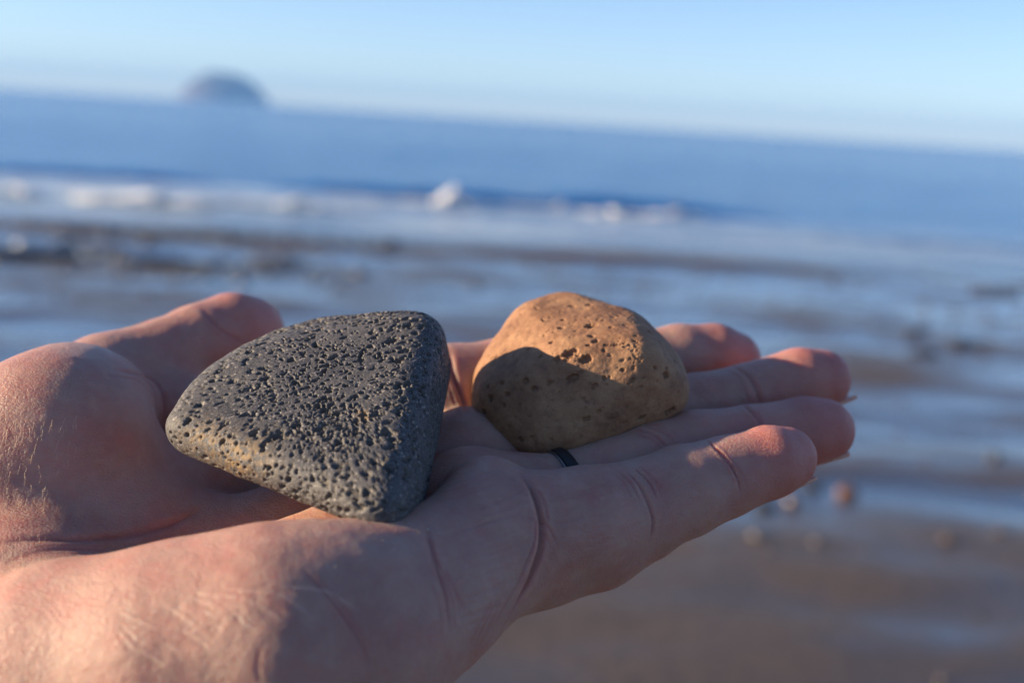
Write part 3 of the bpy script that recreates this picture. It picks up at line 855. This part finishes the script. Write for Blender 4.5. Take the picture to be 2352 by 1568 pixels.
col = t.ramp(n1, [(0.33, (0.208, 0.094, 0.046)), (0.5, (0.290, 0.139, 0.066)), (0.68, (0.370, 0.196, 0.096))])
col = t.mix(t.math('MULTIPLY', t.ramp(n2, [(0.5, 0.0), (0.68, 1.0)]), 0.5), col, (0.396, 0.216, 0.105))
col = t.mix(t.math('MULTIPLY', t.ramp(n2, [(0.32, 1.0), (0.44, 0.0)]), 0.6), col, (0.140, 0.069, 0.040))
col = t.mix(t.math('MULTIPLY', t.ramp(n3, [(0.35, 1.0), (0.5, 0.0)]), 0.35), col, (0.131, 0.063, 0.031))
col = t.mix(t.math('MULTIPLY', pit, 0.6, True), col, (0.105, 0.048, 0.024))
bmp = t.n('Bump', {'Strength': 0.6, 'Distance': 0.0003, 'Height': t.math('ADD', n2, t.math('MULTIPLY', n3, 0.4))})
b = t.n('BsdfPrincipled', {'Base Color': col, 'Roughness': 0.75, 'Normal': bmp.outputs[0]})
t.out(b)
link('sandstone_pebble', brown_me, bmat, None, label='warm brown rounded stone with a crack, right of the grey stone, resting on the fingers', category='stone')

# ring on the ring finger
rm_, t = newmat('dark_metal'); t.out(t.n('BsdfPrincipled', {'Base Color': (0.012, 0.012, 0.014, 1), 'Metallic': 0.0, 'Roughness': 0.5}))
sm_, t = newmat('silver'); t.out(t.n('BsdfPrincipled', {'Base Color': (0.3, 0.3, 0.3, 1), 'Metallic': 1.0, 'Roughness': 0.35}))
rc = U(1312, 1140, 260.4); rax = U(1400, 1108, 263) - U(1290, 1148, 260); rax /= np.linalg.norm(rax)
ru = np.cross(rax, [0, 0, 1.0]); ru /= np.linalg.norm(ru); rw = np.cross(rax, ru)
def band(name, prof, mat_, parent=None):
    n = 96; m = len(prof); Vn = []
    for i in range(n):
        a = 2 * math.pi * i / n; d = ru * math.cos(a) + rw * math.sin(a)
        for (al, rad) in prof: Vn.append(rc + rax * al + d * rad)
    F = [(i * m + j, i * m + (j + 1) % m, ((i + 1) % n) * m + (j + 1) % m, ((i + 1) % n) * m + j) for i in range(n) for j in range(m)]
    me = mesh_from(name, to_world(np.array(Vn)), np.array(F))
    bm = bmesh.new(); bm.from_mesh(me); bmesh.ops.recalc_face_normals(bm, faces=bm.faces); bm.to_mesh(me); bm.free()
    return link(name, me, mat_, parent)
rg_ = bpy.data.objects.new('ring', None); sc.collection.objects.link(rg_)
rg_['label'] = 'dark ring with a silver edge on the ring finger, just below the brown stone'; rg_['category'] = 'ring'
band('band', [(-1.2, 9.3), (1.2, 9.3), (1.3, 9.9), (0.8, 10.35), (-0.8, 10.35), (-1.25, 9.9)], rm_, rg_)
band('silver_edge', [(-1.25, 9.7), (-1.55, 9.65), (-1.75, 9.95), (-1.55, 10.25), (-1.27, 10.2)], sm_, rg_)

# pale tubes added as wrinkle glints on the thumb ball, and grains of sand
hv, hf = [], []
def strand(P, rad):
    o = sum(len(v) for v in hv)
    P = np.array(P); T = np.gradient(P, axis=0); T /= np.linalg.norm(T, axis=1)[:, None]
    A = np.cross(T, [0, 0, 1.0]); A /= np.linalg.norm(A, axis=1)[:, None]; B = np.cross(T, A)
    k = len(P); w = rad * np.linspace(1, 0.3, k)[:, None]
    R3 = [P + (A * math.cos(a) + B * math.sin(a)) * w for a in (0, 2.094, 4.189)]
    hv.append(np.stack(R3, 1).reshape(-1, 3))
    for i in range(k - 1):
        for j in range(3):
            a0 = o + i * 3 + j; a1 = o + i * 3 + (j + 1) % 3; hf.append((a0, a1, a1 + 3, a0 + 3))
for i in range(115):
    if i < 80: x0, y0 = random.uniform(-10, 120), random.uniform(960, 1240)
    elif i < 95: x0, y0 = random.uniform(90, 190), random.uniform(930, 1100)
    else: x0, y0 = random.uniform(-10, 60), random.uniform(1240, 1300)
    L = random.uniform(14, 34); sl_ = random.gauss(-0.12, 0.16); P = []
    for k in range(5):
        q = on_hand(x0 + sl_ * L * k / 4 + random.uniform(-.3, .3), y0 + L * k / 4)
        if q is None: break
        P.append(q + np.array([0, 0.0, -1.0]) * (0.08 + 0.09 * k) * 1.0)
    if len(P) == 5: strand(P, 0.024)
hm, t = newmat('glint_strand'); t.out(t.n('BsdfPrincipled', {'Base Color': (0.75, 0.62, 0.48, 1), 'Roughness': 0.35}))
o = link('wrinkle_glints', mesh_from('wrinkle_glints', to_world(np.concatenate(hv)), np.array(hf)), hm, hand, kind='stuff')
o.matrix_parent_inverse = Matrix.Identity(4)
gv, gf, go = [], [], 0
for (x0, y0, r) in [(983, 1215, .2), (712, 1218, .13), (737, 1223, .13), (534, 1415, .22), (499, 1245, .1), (372, 1270, .1), (1010, 1222, .1), (880, 1240, .1), (640, 1250, .09), (905, 1262, .1), (1146, 1106, .1), (1040, 1150, .08), (770, 1300, .08), (300, 1240, .09), (455, 1238, .09)]:
    q = on_hand(x0, y0)
    if q is None: continue
    v, f = blob_mesh('g', (0, 0, 0), (r, r * .8, r), 2, .3, 1.3, int(x0))
    gv.append(v + q - np.array([0, 0, .1])); gf.append(f + go); go += len(v)
sg, t = newmat('sand_grain'); t.out(t.n('BsdfPrincipled', {'Base Color': (0.6, 0.5, 0.4, 1), 'Roughness': 0.3}))
link('sand_grains', mesh_from('sand_grains', to_world(np.concatenate(gv)), np.concatenate(gf)), sg, None, kind='stuff')
